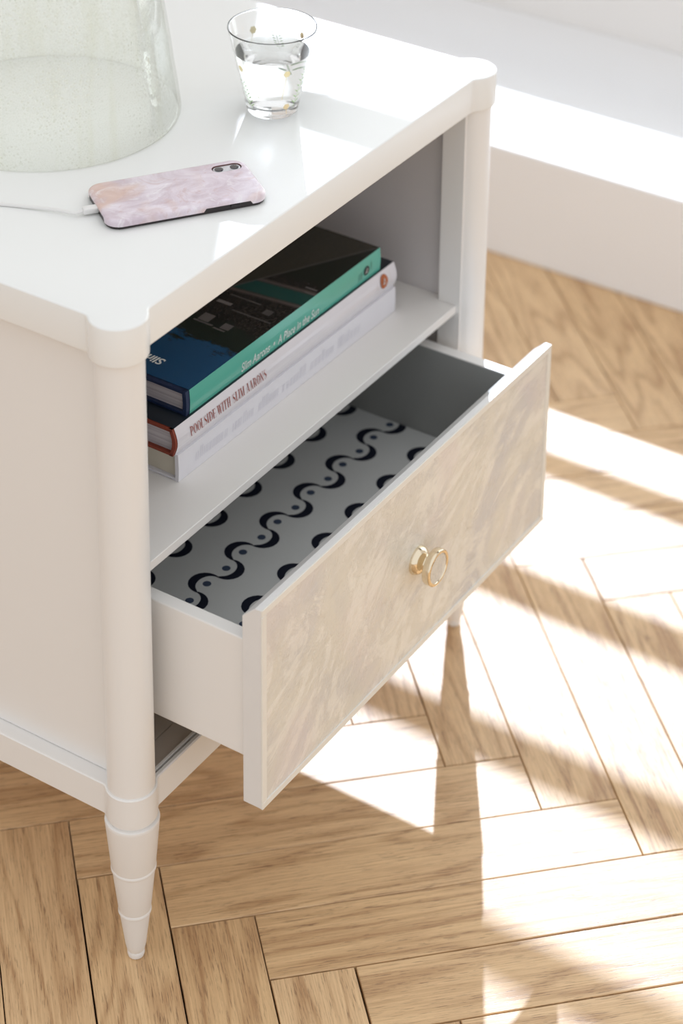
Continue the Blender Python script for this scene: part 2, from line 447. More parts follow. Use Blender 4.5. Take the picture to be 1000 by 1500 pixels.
# base frame ring
bm = bmesh.new()
outer = lobed(0.0205, E_OUT, 0.007); inner = [(0.004, -0.0092), (W-0.004, -0.0092), (W-0.004, D-0.004), (0.004, D-0.004)]
bv = 0.001
def ring_loop(poly, z): return [bm.verts.new((x, y, z)) for x, y in poly]
levels = [(ring_loop(outer, ZRB), 0), (ring_loop(outer, ZC-bv), 0), (ring_loop(inset_poly(outer, bv), ZC), 0)]
for (a, _), (b, _) in zip(levels, levels[1:]):
    n = len(a)
    for k in range(n): bm.faces.new((a[k], a[(k+1) % n], b[(k+1) % n], b[k]))
ib, it = ring_loop(inner, ZRB), ring_loop(inner, ZC)
for k in range(4): bm.faces.new((ib[(k+1) % 4], ib[k], it[k], it[(k+1) % 4]))
bm.edges.ensure_lookup_table()
for lo, li in ((levels[0][0], ib), (levels[2][0], it)):
    es = []
    for loop in (lo, li):
        for k in range(len(loop)): es.append(bm.edges.get((loop[k], loop[(k+1) % len(loop)])))
    bmesh.ops.triangle_fill(bm, edges=es, use_beauty=True)
bmesh.ops.recalc_face_normals(bm, faces=bm.faces)
obj('base_frame', bm, M_paint, ns, 35)
# legs: turned column with a square stile on its inner back, tapered ringed foot
RP = 0.0188
def leg_mesh():
    b = bmesh.new()
    xa, yf, yb = 0.0197, -0.0066, 0.0158
    poly = []
    a_end = math.asin(yf/RP)                      # where the front of the stile meets the column
    a0 = math.atan2(yb, -math.sqrt(RP**2-yb**2)); a1 = 2*PI+a_end
    for k in range(41):
        t = a0+(a1-a0)*k/40; poly.append((RP*math.cos(t), RP*math.sin(t)))
    poly += [(xa, yf), (xa, yb)]
    prism(b, poly, ZC-0.004, ZS)
    prof = [(0.0052, 0.0), (0.0064, 0.0008), (0.0070, 0.003), (0.0070, 0.0055), (0.0066, 0.0065), (0.0074, 0.0085), (0.0085, 0.014),
            (0.0124, 0.0462), (0.0128, 0.0466), (0.0134, 0.0475), (0.0134, 0.0490), (0.0129, 0.0500), (0.0131, 0.0506),
            (0.0172, 0.0902), (0.0176, 0.0906), (0.0182, 0.0916), (0.0182, 0.0932), (0.0177, 0.0942), (0.0179, 0.0948),
            (0.0216, 0.1385), (0.0219, 0.1405), (0.0215, 0.1420), (0.0205, 0.1425), (0.0186, 0.1428), (0.0186, 0.1445), (0.0202, 0.1452), (0.0205, 0.147), (0.0205, 0.150)]
    lathe(b, prof, 56)
    b.normal_update(); me = bpy.data.meshes.new('leg'); b.to_mesh(me); b.free(); me.materials.append(M_paint)
    for p in me.polygons: p.use_smooth = True
    me.set_sharp_from_angle(angle=math.radians(32)); return me
me_l = leg_mesh()
me_r = me_l.copy(); me_r.transform(Matrix.Scale(-1, 4, (1, 0, 0))); me_r.flip_normals()
me_lb = me_l.copy(); me_lb.transform(Matrix.Scale(-1, 4, (0, 1, 0))); me_lb.flip_normals()
me_rb = me_r.copy(); me_rb.transform(Matrix.Scale(-1, 4, (0, 1, 0))); me_rb.flip_normals()
for me, x, y in ((me_l, 0, 0), (me_r, W, 0), (me_lb, 0, D), (me_rb, W, D)):
    o = link_obj('leg', me, ns); o.location = (x, y, 0)
for x0, x1 in ((0.0005, 0.0115), (W-0.0115, W-0.0005)):
    bm = bmesh.new(); box(bm, x0, x1, 0.012, D-0.012, ZC+0.0005, ZS)
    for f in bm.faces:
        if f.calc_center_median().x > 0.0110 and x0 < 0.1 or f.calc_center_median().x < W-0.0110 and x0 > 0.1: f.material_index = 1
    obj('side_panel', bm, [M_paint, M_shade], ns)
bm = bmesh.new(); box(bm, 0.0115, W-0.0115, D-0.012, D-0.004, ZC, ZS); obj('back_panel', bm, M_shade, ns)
bm = bmesh.new()
xs0, xs1 = 0.0198, W-0.0198
poly = [(xs0, -0.0032), (xs1, -0.0032), (xs1, 0.0162), (W-0.0116, 0.0162), (W-0.0116, D-0.018), (0.0116, D-0.018), (0.0116, 0.0162), (xs0, 0.0162)]
slab(bm, poly, SH-0.0082, SH, bt=0.0006, bb=0.0006, seg=2); obj('shelf', bm, M_paint, ns)
bm = bmesh.new(); box(bm, 0.02, W-0.02, -0.0068, -0.0038, 0.156, ZC-0.0004, 0.0005, 1); obj('bottom_lip', bm, M_paint, ns)
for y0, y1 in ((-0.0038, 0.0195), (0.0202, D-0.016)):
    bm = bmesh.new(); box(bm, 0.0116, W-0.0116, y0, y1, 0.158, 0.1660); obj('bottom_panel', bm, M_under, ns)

# ---- drawer
P = 0.1061; TD = 0.0183; ZB, ZT = 0.17875, 0.36427; DX0, DX1 = 0.02713, W-0.02713
bx0, bx1 = 0.031, W-0.031; byf = -P+TD; byb = 0.315; bz0, bz1 = 0.2190, 0.3285; st = 0.012
LZ = 0.2372
bm = bmesh.new()
box(bm, bx0, bx0+st, byf, byb, bz0, bz1, 0.0012, 2); box(bm, bx1-st, bx1, byf, byb, bz0, bz1, 0.0012, 2)
box(bm, bx0+st, bx1-st, byb-st, byb, bz0, bz1, 0.0008, 1)
box(bm, bx0+st, bx1-st, byf, byb-st, bz0+0.006, LZ-0.0012)
box(bm, bx0+st, bx1-st, byf, byf+0.010, bz0+0.006, bz1, 0.0008, 1)
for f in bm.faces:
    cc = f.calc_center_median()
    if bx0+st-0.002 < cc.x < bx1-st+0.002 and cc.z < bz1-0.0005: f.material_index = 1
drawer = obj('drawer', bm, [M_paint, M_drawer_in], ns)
# front body: chamfered back top edge, edging frame proud of the pearl panel
c_ = 0.0112
prof = [(-P+0.0011, ZB+0.0003), (byf, ZB+0.0003), (byf, ZT-c_), (-P+TD-c_-0.0006, ZT), (-P+0.0011, ZT)]
bm = bmesh.new()
a = [bm.verts.new((DX0, y, z)) for y, z in prof]; b = [bm.verts.new((DX1, y, z)) for y, z in prof]
for k in range(5): bm.faces.new((a[k], b[k], b[(k+1) % 5], a[(k+1) % 5]))
bm.faces.new(a); bm.faces.new(list(reversed(b))); bmesh.ops.recalc_face_normals(bm, faces=bm.faces)
bmesh.ops.bevel(bm, geom=list(bm.edges), offset=0.0005, segments=1, affect='EDGES')
obj('drawer_front', bm, M_frontbody, drawer)
bm = bmesh.new(); bw = 0.0062
for x0, x1, z0, z1 in ((DX0, DX1, ZT-bw, ZT), (DX0, DX1, ZB, ZB+bw), (DX0, DX0+bw, ZB+bw, ZT-bw), (DX1-bw, DX1, ZB+bw, ZT-bw)):
    box(bm, x0, x1, -P, -P+0.0015, z0, z1, 0.0004, 1)
obj('front_edging', bm, M_edging, drawer)
bm = bmesh.new(); box(bm, DX0+bw, DX1-bw, -P+0.0009, -P+0.0016, ZB+bw, ZT-bw)
tag(obj('front_panel', bm, M_pearl, drawer), 'shimmering mother of pearl panel')
bm = bmesh.new(); box(bm, bx0+st+0.0005, bx1-st-0.0005, byf+0.0005, byb-st-0.0005, LZ-0.0011, LZ, 0.0003, 1)
tag(obj('drawer_liner', bm, M_fabric, drawer), 'pale fabric drawer lining')
# printed waves: crescents alternating above and below, dots inside
R0 = 0.01292; PX0 = 0.4498; PYR = 0.0472; RS = 0.0547
lx0, lx1, ly0, ly1 = bx0+st+0.001, bx1-st-0.001, byf+0.011, byb-st-0.001
bmw = bmesh.new(); bmd = bmesh.new()
def wave_pts(yc):
    pts = []
    k = 2; 
    while True:
        cx = PX0+k*2*R0-0.0003
        if cx < lx0-0.03: break
        s = 1 if k % 2 else -1
        for j in range(12):
            t = PI*j/12                             # from right end to left end
            pts.append((cx+R0*math.cos(t), yc+s*R0*math.sin(t), math.cos(t), s*math.sin(t), 0.0009+0.0031*math.sin(t)**1.2))
        k -= 1
    return pts
for row in range(-2, 6):
    yc = PYR+RS*row
    pts = wave_pts(yc)
    prev = None
    for x, y, nx, ny, h in pts:
        pin = (min(max(x-nx*h, lx0), lx1), min(max(y-ny*h, ly0), ly1)); pout = (min(max(x+nx*h, lx0), lx1), min(max(y+ny*h, ly0), ly1))
        sgn = 1
        cur = (bmw.verts.new((pin[0], pin[1], LZ+0.00012)), bmw.verts.new((pout[0], pout[1], LZ+0.00012)), ny)
        if prev is not None:
            q = (prev[0], prev[1], cur[1], cur[0]) if prev[2]*ny >= 0 and abs(ny)+abs(prev[2]) > 0 else (prev[0], prev[1], cur[0], cur[1])
            try: bmw.faces.new(q)
            except ValueError: pass
        prev = cur
    for k in range(3, -20, -1):
        cx = PX0+k*2*R0; s = 1 if k % 2 else -1
        cyd = yc+s*0.0006
        if lx0+0.004 < cx < lx1-0.004 and ly0+0.004 < cyd < ly1-0.004:
            bmd.faces.new([bmd.verts.new((cx+0.0037*math.cos(2*PI*j/16), cyd+0.0037*math.sin(2*PI*j/16), LZ+0.00012)) for j in range(16)])
bmesh.ops.remove_doubles(bmw, verts=bmw.verts, dist=1e-6)
bmesh.ops.recalc_face_normals(bmw, faces=bmw.faces)
tag(obj('wave_print', bmw, M_navy, drawer), 'navy wavy crescents printed on the lining', kind='stuff')
tag(obj('dot_print', bmd, M_dot, drawer), 'slate blue dots printed on the lining', kind='stuff')
# knob
bm = bmesh.new()
prof = [(0.0126, -0.0012), (0.0126, 0.0010), (0.0123, 0.0024), (0.0115, 0.0044), (0.0101, 0.0062), (0.0082, 0.0076), (0.0068, 0.0086), (0.0062, 0.0098), (0.0061, 0.0112),
        (0.0068, 0.0124), (0.0095, 0.0133), (0.0140, 0.0137), (0.0157, 0.0142), (0.0161, 0.0150), (0.0161, 0.0200), (0.0158, 0.0208), (0.0150, 0.0212), (0.0136, 0.0213), (0.0131, 0.0208), (0.0129, 0.0198)]
KC = (0.2503, -P+0.0008, 0.2722)
lathe(bm, prof, 56, KC, '-Y'); bmesh.ops.recalc_face_normals(bm, faces=bm.faces)
tag(obj('knob', bm, M_brass, drawer, 62), 'round brass knob')
bm = bmesh.new(); lathe(bm, [(0.0129, 0.0190), (0.0129, 0.0202), (0.0118, 0.0204)], 48, KC, '-Y'); bmesh.ops.recalc_face_normals(bm, faces=bm.faces)
tag(obj('knob_inlay', bm, M_knobpearl, drawer), 'pale shell disc set in the knob')

# ------------------------------------------------------------------ lettering
def bfont(name, text, size, m, parent, loc, rot, shear=0.0, width=None, align='LEFT', xs=1.0):
    cu = bpy.data.curves.new(name, 'FONT'); cu.body = text; cu.size = size; cu.shear = shear; cu.extrude = 0.00006; cu.align_x = align
    cu.resolution_u = 4; cu.offset = 0.00024
    t = bpy.data.objects.new(name, cu); COL.objects.link(t)
    dg = bpy.context.evaluated_depsgraph_get(); dg.update()
    me = bpy.data.meshes.new_from_object(t.evaluated_get(dg)); bpy.data.objects.remove(t); me.name = name
    if width:
        x0 = min(v.co.x for v in me.vertices); x1 = max(v.co.x for v in me.vertices); k = width/(x1-x0)
        for v in me.vertices: v.co.x = (v.co.x-x0)*k
    me.materials.clear(); me.materials.append(m)
    o = link_obj(name, me, parent); o.location = loc; o.rotation_euler = rot; return o

def didone(text, cap, width):
    """high contrast serif capitals as flat polygons; returns a bmesh in the XY plane"""
    b = bmesh.new(); x = 0.0
    T, Hh, SV = 0.15, 0.045, 0.085
    def q(*p):
        b.faces.new([b.verts.new((px, py, 0)) for px, py in p])
    def rect(x0, x1, y0, y1): q((x0, y0), (x1, y0), (x1, y1), (x0, y1))
    def stem(cx, w=T, y0=0, y1=1, sb=True, stp=True):
        rect(cx-w/2, cx+w/2, y0, y1)
        if sb: rect(cx-w/2-SV, cx+w/2+SV, y0, y0+Hh)
        if stp: rect(cx-w/2-SV, cx+w/2+SV, y1-Hh, y1)
    def bowl(cx, cyy, rx, ry, t, a0, a1, n=16):
        pr = None
        for k in range(n+1):
            a = a0+(a1-a0)*k/n; o = (cx+rx*math.cos(a), cyy+ry*math.sin(a)); i = (cx+(rx-t)*math.cos(a), cyy+(ry-Hh)*math.sin(a))
            if pr: q(pr[0], o, i, pr[1])
            pr = (o, i)
    def diag(xa, ya, xb, yb, w): q((xa-w/2, ya), (xa+w/2, ya), (xb+w/2, yb), (xb-w/2, yb))
    def serif(cx, y, w=0.14): rect(cx-w, cx+w, y, y+Hh)
    for ch in text:
        if ch == ' ': x += 0.36; continue
        if ch == 'I': stem(x+0.17); w = 0.34
        elif ch == 'P': stem(x+0.2); bowl(x+0.27, 0.73, 0.36, 0.27, T, -PI/2, PI/2); w = 0.66
        elif ch == 'R': stem(x+0.2); bowl(x+0.27, 0.74, 0.34, 0.26, T, -PI/2, PI/2); diag(x+0.62, 0, x+0.42, 0.5, T); serif(x+0.66, 0, 0.1); w = 0.76
        elif ch == 'D': stem(x+0.2); bowl(x+0.27, 0.5, 0.47, 0.5, T, -PI/2, PI/2); w = 0.78
        elif ch == 'O': bowl(x+0.38, 0.5, 0.36, 0.5, T, 0, 2*PI, 28); w = 0.76
        elif ch == 'L': stem(x+0.2); rect(x+0.2, x+0.62, 0, Hh); diag(x+0.6, 0, x+0.61, 0.28, 0.04); w = 0.66
        elif ch == 'E':
            stem(x+0.2); rect(x+0.2, x+0.62, 0, Hh); rect(x+0.2, x+0.6, 1-Hh, 1); rect(x+0.2, x+0.5, 0.5, 0.5+Hh)
            diag(x+0.6, 0, x+0.61, 0.26, 0.04); diag(x+0.59, 0.76, x+0.585, 1, 0.04); diag(x+0.5, 0.38, x+0.5, 0.66, 0.03); w = 0.68
        elif ch == 'T': stem(x+0.34, stp=False); rect(x+0.03, x+0.65, 1-Hh, 1); diag(x+0.04, 0.74, x+0.045, 1, 0.04); diag(x+0.64, 0.74, x+0.635, 1, 0.04); w = 0.68
        elif ch == 'H': stem(x+0.19); stem(x+0.63); rect(x+0.2, x+0.62, 0.49, 0.49+Hh); w = 0.82
        elif ch == 'N': stem(x+0.15, 0.045); stem(x+0.67, 0.045, sb=False); diag(x+0.65, 0, x+0.16, 1, T); w = 0.80
        elif ch == 'M': stem(x+0.14, 0.045); stem(x+0.80, T); diag(x+0.46, 0, x+0.18, 1, T); diag(x+0.46, 0, x+0.76, 1, 0.045); w = 0.97
        elif ch == 'A': diag(x+0.62, 0, x+0.36, 1, T); diag(x+0.12, 0, x+0.35, 1, 0.045); rect(x+0.2, x+0.55, 0.3, 0.3+Hh); serif(x+0.12, 0, 0.1); serif(x+0.62, 0); w = 0.76
        elif ch == 'W':
            diag(x+0.32, 0, x+0.12, 1, T); diag(x+0.32, 0, x+0.50, 1, 0.045); diag(x+0.70, 0, x+0.50, 1, T); diag(x+0.70, 0, x+0.90, 1, 0.045)
            serif(x+0.12, 1-Hh); serif(x+0.9, 1-Hh, 0.1); w = 1.0
        elif ch == 'S':
            pts = [(0.53, 0.74, .02), (0.52, 0.86, .03), (0.42, 0.965, .03), (0.29, 0.97, .03), (0.17, 0.90, .07), (0.13, 0.78, .11), (0.19, 0.65, .15), (0.33, 0.54, .17), (0.46, 0.43, .16), (0.53, 0.28, .12), (0.49, 0.12, .08), (0.38, 0.035, .03), (0.25, 0.03, .03), (0.14, 0.12, .03), (0.12, 0.27, .02)]
            pr = None
            for k in range(len(pts)):
                p0 = pts[max(0, k-1)]; p1 = pts[min(len(pts)-1, k+1)]
                dx, dy = p1[0]-p0[0], p1[1]-p0[1]; L = math.hypot(dx, dy); nx, ny = -dy/L, dx/L; c, e, h = pts[k][0]+x, pts[k][1], pts[k][2]/2
                cur = ((c+nx*h, e+ny*h), (c-nx*h, e-ny*h))
                if pr: q(pr[0], cur[0], cur[1], pr[1])
                pr = cur
            w = 0.66
        else: w = 0.5
        x += w+0.07
    k = width/x
    for v in b.verts: v.co.x *= k; v.co.y *= cap
    for f in b.faces:
        if f.normal.z < 0: f.normal_flip()
    bmesh.ops.recalc_face_normals(b, faces=b.faces)
    return b

# ------------------------------------------------------------------ books
BROT = -0.0106; BX, BY = 0.1208, 0.0408
BG = 'books stacked on the nightstand shelf'
def flat_mat(name, col, rough=0.3, spec=0.5, coat=0.0): return plain(name, col, rough, 0.03, 40, spec=spec, coat=coat)
M_teal = flat_mat('teal jacket', (0.10, 0.44, 0.35), 0.22, coat=0.3)
M_boardblue = flat_mat('navy cloth board', (0.010, 0.024, 0.075), 0.5)
M_jacketwhite = flat_mat('white glossy jacket', (0.72, 0.70, 0.74), 0.22, coat=0.4)
M_boardrust = flat_mat('rust cloth board', (0.24, 0.045, 0.022), 0.65)
M_b2top = flat_mat('dark slate jacket face', (0.014, 0.022, 0.032), 0.3)
M_clothwhite = plain('white book cloth', (0.72, 0.71, 0.75), 0.6, 0.02, 60, bump=0.15, bscale=1500)
M_boardcream = plain('cream book edge', (0.60, 0.555, 0.46), 0.7, 0.06, 40)
M_emboss = flat_mat('embossed letters', (0.60, 0.585, 0.66), 0.4)
M_txtwhite = flat_mat('white letters', (0.93, 0.97, 0.97), 0.5)
M_txtred = flat_mat('rust letters', (0.30, 0.055, 0.035), 0.5)
M_txtorange = flat_mat('copper emblem', (0.42, 0.11, 0.03), 0.4)
M_txtdark = flat_mat('dark emblem', (0.006, 0.035, 0.035), 0.4)
M_txtpale = flat_mat('pale emblem mark', (0.55, 0.50, 0.48), 0.5)

def pages_mat():
    a = N('page edges'); c = a.coord()
    f = a.noise(1.0, 3, 0.7, a.mapping(c, (4, 3, 1400)))
    g = a.noise(1.0, 2, 0.5, a.mapping(c, (2, 2, 260)))
    col = a.mix(a.ramp(f, [(0.35, 0), (0.65, 1)]), (0.33, 0.30, 0.33), (0.60, 0.57, 0.60))
    col = a.mix(a.math('MULTIPLY', a.ramp(g, [(0.48, 0), (0.56, 1)]), 0.5), col, (0.66, 0.64, 0.66))
    a.set(Base_Color=col, Roughness=0.7); return a.m
M_pages = pages_mat()

def cover_photo():
    """printed aerial photograph of a pool among dark trees (object coordinates of the cover)"""
    a = N('printed cover photograph'); c = a.coord(); sep = a.n('ShaderNodeSeparateXYZ'); a.l(c, sep.inputs[0])
    x, y = sep.outputs[0], sep.outputs[1]
    n1 = a.noise(1.0, 6, 0.7, a.mapping(c, (90, 38, 1))); n2 = a.noise(320, 4, 0.7, c); n3 = a.noise(40, 3, 0.6, c)
    blue = a.mix(a.ramp(a.math('MULTIPLY_ADD', x, 9.0), [(0.2, 0), (0.75, 1)]), (0.010, 0.026, 0.080), (0.012, 0.078, 0.190))
    tree = a.mix(a.ramp(n2, [(0.4, 0), (0.65, 1)]), (0.006, 0.014, 0.013), (0.016, 0.026, 0.016))
    edge = a.math('ADD', x, a.math('MULTIPLY', a.math('SUBTRACT', n1, 0.5), 0.085))
    col = a.mix(a.ramp(edge, [(0.080, 0), (0.088, 1)]), blue, tree)
    # terraces and paving
    br = a.n('ShaderNodeTexBrick'); br.inputs['Scale'].default_value = 62; a.l(a.mapping(c, (1, 1.6, 1), rot=(0, 0, 0.15)), br.inputs['Vector'])
    br.inputs['Mortar Size'].default_value = 0.06; br.inputs['Bias'].default_value = -0.6
    br.inputs[1].default_value = (0.008, 0.008, 0.008, 1); br.inputs[2].default_value = (0.07, 0.058, 0.052, 1); br.inputs[3].default_value = (0.035, 0.03, 0.026, 1)
    ter = a.mix(a.ramp(n2, [(0.45, 0), (0.55, 1)]), br.outputs[0], (0.008, 0.008, 0.008))
    col = a.mix(a.ramp(a.math('ADD', x, a.math('MULTIPLY', a.math('SUBTRACT', n3, 0.5), 0.05)), [(0.112, 0), (0.118, 1)]), col, ter)
    # teal pool strip
    s1 = a.math('ABSOLUTE', a.math('SUBTRACT', a.math('SUBTRACT', x, a.math('MULTIPLY', y, -0.12)), 0.189))
    col = a.mix(a.ramp(s1, [(0.0095, 1), (0.0105, 0)]), col, (0.010, 0.065, 0.058))
    s2_ = a.math('ABSOLUTE', a.math('SUBTRACT', s1, 0.0125))
    col = a.mix(a.ramp(s2_, [(0.0010, 1), (0.0018, 0)]), col, (0.11, 0.09, 0.085))
    # dark lawn beyond and a grey slope at the far end
    col = a.mix(a.ramp(a.math('ADD', x, a.math('MULTIPLY', a.math('SUBTRACT', n3, 0.5), 0.04)), [(0.212, 0), (0.218, 1)]), col, (0.008, 0.012, 0.008))
    far = a.math('ADD', x, a.math('MULTIPLY', y, 1.9))
    grey = a.mix(n2, (0.030, 0.029, 0.022), (0.050, 0.046, 0.036))
    col = a.mix(a.ramp(far, [(0.309, 0), (0.312, 1)]), col, grey)
    col = a.mix(a.ramp(a.math('ABSOLUTE', a.math('SUBTRACT', far, 0.3095)), [(0.0008, 0.8), (0.0025, 0)]), col, (0.09, 0.085, 0.08))
    # pale roofs, parasols and paving edges
    for cx_, cy__, hx, hy, cc_ in ((0.118, 0.060, 0.006, 0.0055, 0.16), (0.110, 0.058, 0.0012, 0.010, 0.12), (0.115, 0.037, 0.0045, 0.0045, 0.15), (0.108, 0.040, 0.0011, 0.006, 0.12),
                                   (0.146, 0.062, 0.0022, 0.0075, 0.22), (0.140, 0.030, 0.0010, 0.020, 0.09), (0.153, 0.022, 0.0040, 0.0040, 0.10), (0.160, 0.050, 0.0009, 0.016, 0.11), (0.206, 0.014, 0.0012, 0.006, 0.14), (0.199, 0.010, 0.0010, 0.006, 0.13)):
        mx = a.math('LESS_THAN', a.math('ABSOLUTE', a.math('SUBTRACT', x, cx_)), hx); my = a.math('LESS_THAN', a.math('ABSOLUTE', a.math('SUBTRACT', y, cy__)), hy)
        col = a.mix(a.math('MULTIPLY', a.math('MULTIPLY', mx, my), 0.9), col, (cc_, cc_*0.92, cc_*0.92))
    a.set(Base_Color=col, Roughness=0.25); a.p.inputs['Specular IOR Level'].default_value = 0.35; return a.m
M_cover = cover_photo()

def spine_section(y_front, bulge, z0, z1, th, n=8):
    """outer spine arc points (y,z) bottom to top"""
    return [(y_front-bulge*math.sin(PI*k/n), z0+(z1-z0)*k/n) for k in range(n+1)]

def book(name, label, x0, L, dep, z0, z1, yoff, bulge, m_spine, m_face, m_board, board, jacket_in, pg):
    r = empty(name, (BX, BY, z0), BROT); tag(r, label, 'book', BG)
    h = z1-z0; yf = yoff
    # boards (C shaped case): bottom board, top board, spine board
    b = bmesh.new()
    box(b, x0, x0+L, yf+0.003, yf+dep, 0, board, 0.0004, 1); box(b, x0, x0+L, yf+0.003, yf+dep, h-board, h, 0.0004, 1)
    sec = spine_section(yf+bulge, bulge, 0, h, 0)
    outer = [(y, z) for y, z in sec]; inner = [(max(y, yf)+0.0036, z) for y, z in sec]
    ring = outer+inner[::-1]
    va = [b.verts.new((x0, y, z)) for y, z in ring]; vb = [b.verts.new((x0+L, y, z)) for y, z in ring]
    n = len(ring)
    for k in range(n): b.faces.new((va[k], vb[k], vb[(k+1) % n], va[(k+1) % n]))
    m = len(outer)
    for k in range(m-1):
        b.faces.new((va[k], va[k+1], va[n-2-k], va[n-1-k])); b.faces.new((vb[k+1], vb[k], vb[n-1-k], vb[n-2-k]))
    bmesh.ops.recalc_face_normals(b, faces=b.faces)
    obj('cover', b, m_board, r)
    b = bmesh.new(); box(b, x0+0.0035, x0+L-0.0035, yf+0.006, yf+dep-0.004, board, h-board); obj('page_block', b, pg, r)
    # dust jacket: a thin skin around spine and both faces
    if m_spine:
        b = bmesh.new(); xa, xb = x0+jacket_in, x0+L-(0.0 if jacket_in else 0.0)
        loop = [(yf+dep-0.02, -0.00005)]+[(y-0.0004, z) for y, z in sec]+[(yf+dep, h+0.0004)]
        loop = [(y, min(max(z, -0.00005), h+0.0004)) for y, z in loop]
        loop[-2] = (loop[-2][0], h+0.0004)
        pa = [b.verts.new((xa, y, z)) for y, z in loop]; pb = [b.verts.new((xb, y, z)) for y, z in loop]
        for k in range(len(loop)-1):
            f = b.faces.new((pb[k], pa[k], pa[k+1], pb[k+1])); f.material_index = 1 if k == len(loop)-2 else 0
        bmesh.ops.recalc_face_normals(b, faces=b.faces)
        for f in b.faces:
            if f.material_index == 1 and f.normal.z < 0:
                bmesh.ops.reverse_faces(b, faces=b.faces[:]); break
        obj('dust_jacket', b, [m_spine, m_face], r)
    return r

Z3a, Z3b, Z2b, Z1b = SH+0.0002, 0.3916, 0.4170, 0.4396
b3 = book('book', 'plain white cloth book with cream page ends at the bottom of the shelf stack', 0.0, 0.3195, 0.245, Z3a, Z3b-0.0001, 0.0, 0.0004, None, None, M_clothwhite, 0.0022, 0, M_boardcream)
b2 = book('book', 'white jacketed book with rust red spine lettering in the middle of the stack', -0.004, 0.3235, 0.250, Z3b, Z2b-0.0005, -0.0005, 0.0035, M_jacketwhite, M_b2top, M_boardrust, 0.0028, 0.0022, M_pages)
b1 = book('book', 'teal spined book with dark aerial photo cover on top of the stack', 0.017, 0.283, 0.225, Z2b, Z1b-0.0005, 0.0045, 0.0008, M_teal, M_cover, M_boardblue, 0.0028, 0.0045, M_pages)
RS_ = (PI/2, 0, 0)
bfont('spine_title', 'Slim Aarons  \u2022  A Place in the Sun', 0.0118, M_txtwhite, b1, (0.0905, 0.0045-0.0003, 0.4200-Z2b), RS_, 0.12, 0.1125)
bfont('cover_title', 'Slim Aarons', 0.0125, M_txtwhite, b1, (0.0455, 0.046, Z1b-Z2b+0.0002), (0, 0, PI/2), 0.12)
def emblem(parent, x, y, z, r, m, mark, tall=1.0):
    b = bmesh.new(); n = 24
    b.faces.new([b.verts.new((x+r*math.cos(2*PI*k/n), y, z+r*tall*math.sin(2*PI*k/n))) for k in range(n)])
    o = obj('emblem', b, m, parent)
    b = bmesh.new(); y2 = y-0.0001
    for poly in ([(-0.45, -0.42), (0.5, -0.42), (0.5, -0.30), (-0.45, -0.30)], [(-0.35, -0.30), (-0.05, -0.30), (0.22, 0.5), (0.10, 0.5)], [(0.10, 0.5), (0.26, 0.5), (0.36, -0.1), (0.24, -0.1)]):
        b.faces.new([b.verts.new((x+px*r, y2, z+pz*r)) for px, pz in poly])
    obj('emblem_mark', b, mark, parent); return o
emblem(b1, 0.277, 0.0045-0.0004, 0.4271-Z2b, 0.0045, M_txtdark, M_txtpale, 1.0)
emblem(b2, 0.2985, -0.0042, 0.4045-Z3b+0.0035-0.0006, 0.0058, M_txtorange, M_txtpale, 1.15)
def micro(name, parent, x, y, z, h, w, m, n=6):
    """column of tiny upright print, too small to read"""
    b = bmesh.new()
    for k in range(n):
        z0 = z-h/2+h*k/n; ww = w*random.uniform(0.6, 1.0)
        b.faces.new([b.verts.new(p) for p in ((x-ww/2, y, z0), (x+ww/2, y, z0), (x+ww/2, y, z0+h/n*0.7), (x-ww/2, y, z0+h/n*0.7))])
    return tag(obj(name, b, m, parent), kind='stuff')
micro('small_print', b1, 0.2655, 0.0042, 0.4250-Z2b, 0.0075, 0.0010, M_txtdark, 4); micro('small_print', b1, 0.2690, 0.0042, 0.4255-Z2b, 0.0070, 0.0013, M_txtdark, 5)
micro('small_print', b1, 0.2845, 0.0042, 0.4288-Z2b, 0.0085, 0.0009, M_txtdark, 7)
micro('small_print', b2, 0.2880, -0.0040, 0.4045-Z3b, 0.0120, 0.0007, M_txtpale, 9); micro('small_print', b2, 0.3085, -0.0040, 0.4075-Z3b, 0.0110, 0.0007, M_txtpale, 8)
# blind embossed lettering on the white cloth spine, no longer legible
b = bmesh.new(); xx = 0.022; rr_ = random.Random(5)
while xx < 0.262:
    for _ in range(rr_.randint(5, 9)):
        hh = rr_.choice((0.0075, 0.0075, 0.0105)); y = -0.0009
        for dx in (0.0, rr_.uniform(0.0018, 0.0028)):
            sl = 0.15*hh
            b.faces.new([b.verts.new(p) for p in ((xx+dx, y, 0.008), (xx+dx+0.0007, y, 0.008), (xx+dx+0.0007+sl, y, 0.008+hh), (xx+dx+sl, y, 0.008+hh))])
        xx += rr_.uniform(0.0042, 0.0060)
        if xx > 0.262: break
    xx += 0.006
tag(obj('embossed_lettering', b, M_emboss, b3), kind='stuff')
ttl = didone('POOLSIDE WITH SLIM AARONS', 0.0083, 0.1045)
obj('spine_title', ttl, M_txtred, b2, loc=(0.0145, -0.0044, 0.4022-Z3b), rot=RS_)

def wrap(r, yf, bulge, h):
    """lay everything printed on a spine onto its curve"""
    for o in r.children:
        if o.name.split('.')[0] in ('cover', 'page_block', 'dust_jacket', 'cover_title'): continue
        me = o.data; M = o.matrix_basis; Mi = M.inverted()
        lift = (0.0012 if bulge > 0.002 else 0.0008)+(0.00015 if 'mark' in o.name else 0)
        for v in me.vertices:
            q = M @ v.co; t = min(max(q.z/h, 0), 1); q.y = yf+bulge*(1-math.sin(PI*t))-lift; v.co = Mi @ q
bpy.context.view_layer.update()
wrap(b1, 0.0045, 0.0008, Z1b-0.0005-Z2b); wrap(b2, -0.0005, 0.0035, Z2b-0.0005-Z3b)
for o in b3.children:
    if o.name.startswith('embossed'):
        for v in o.data.vertices: v.co.y = -0.00012
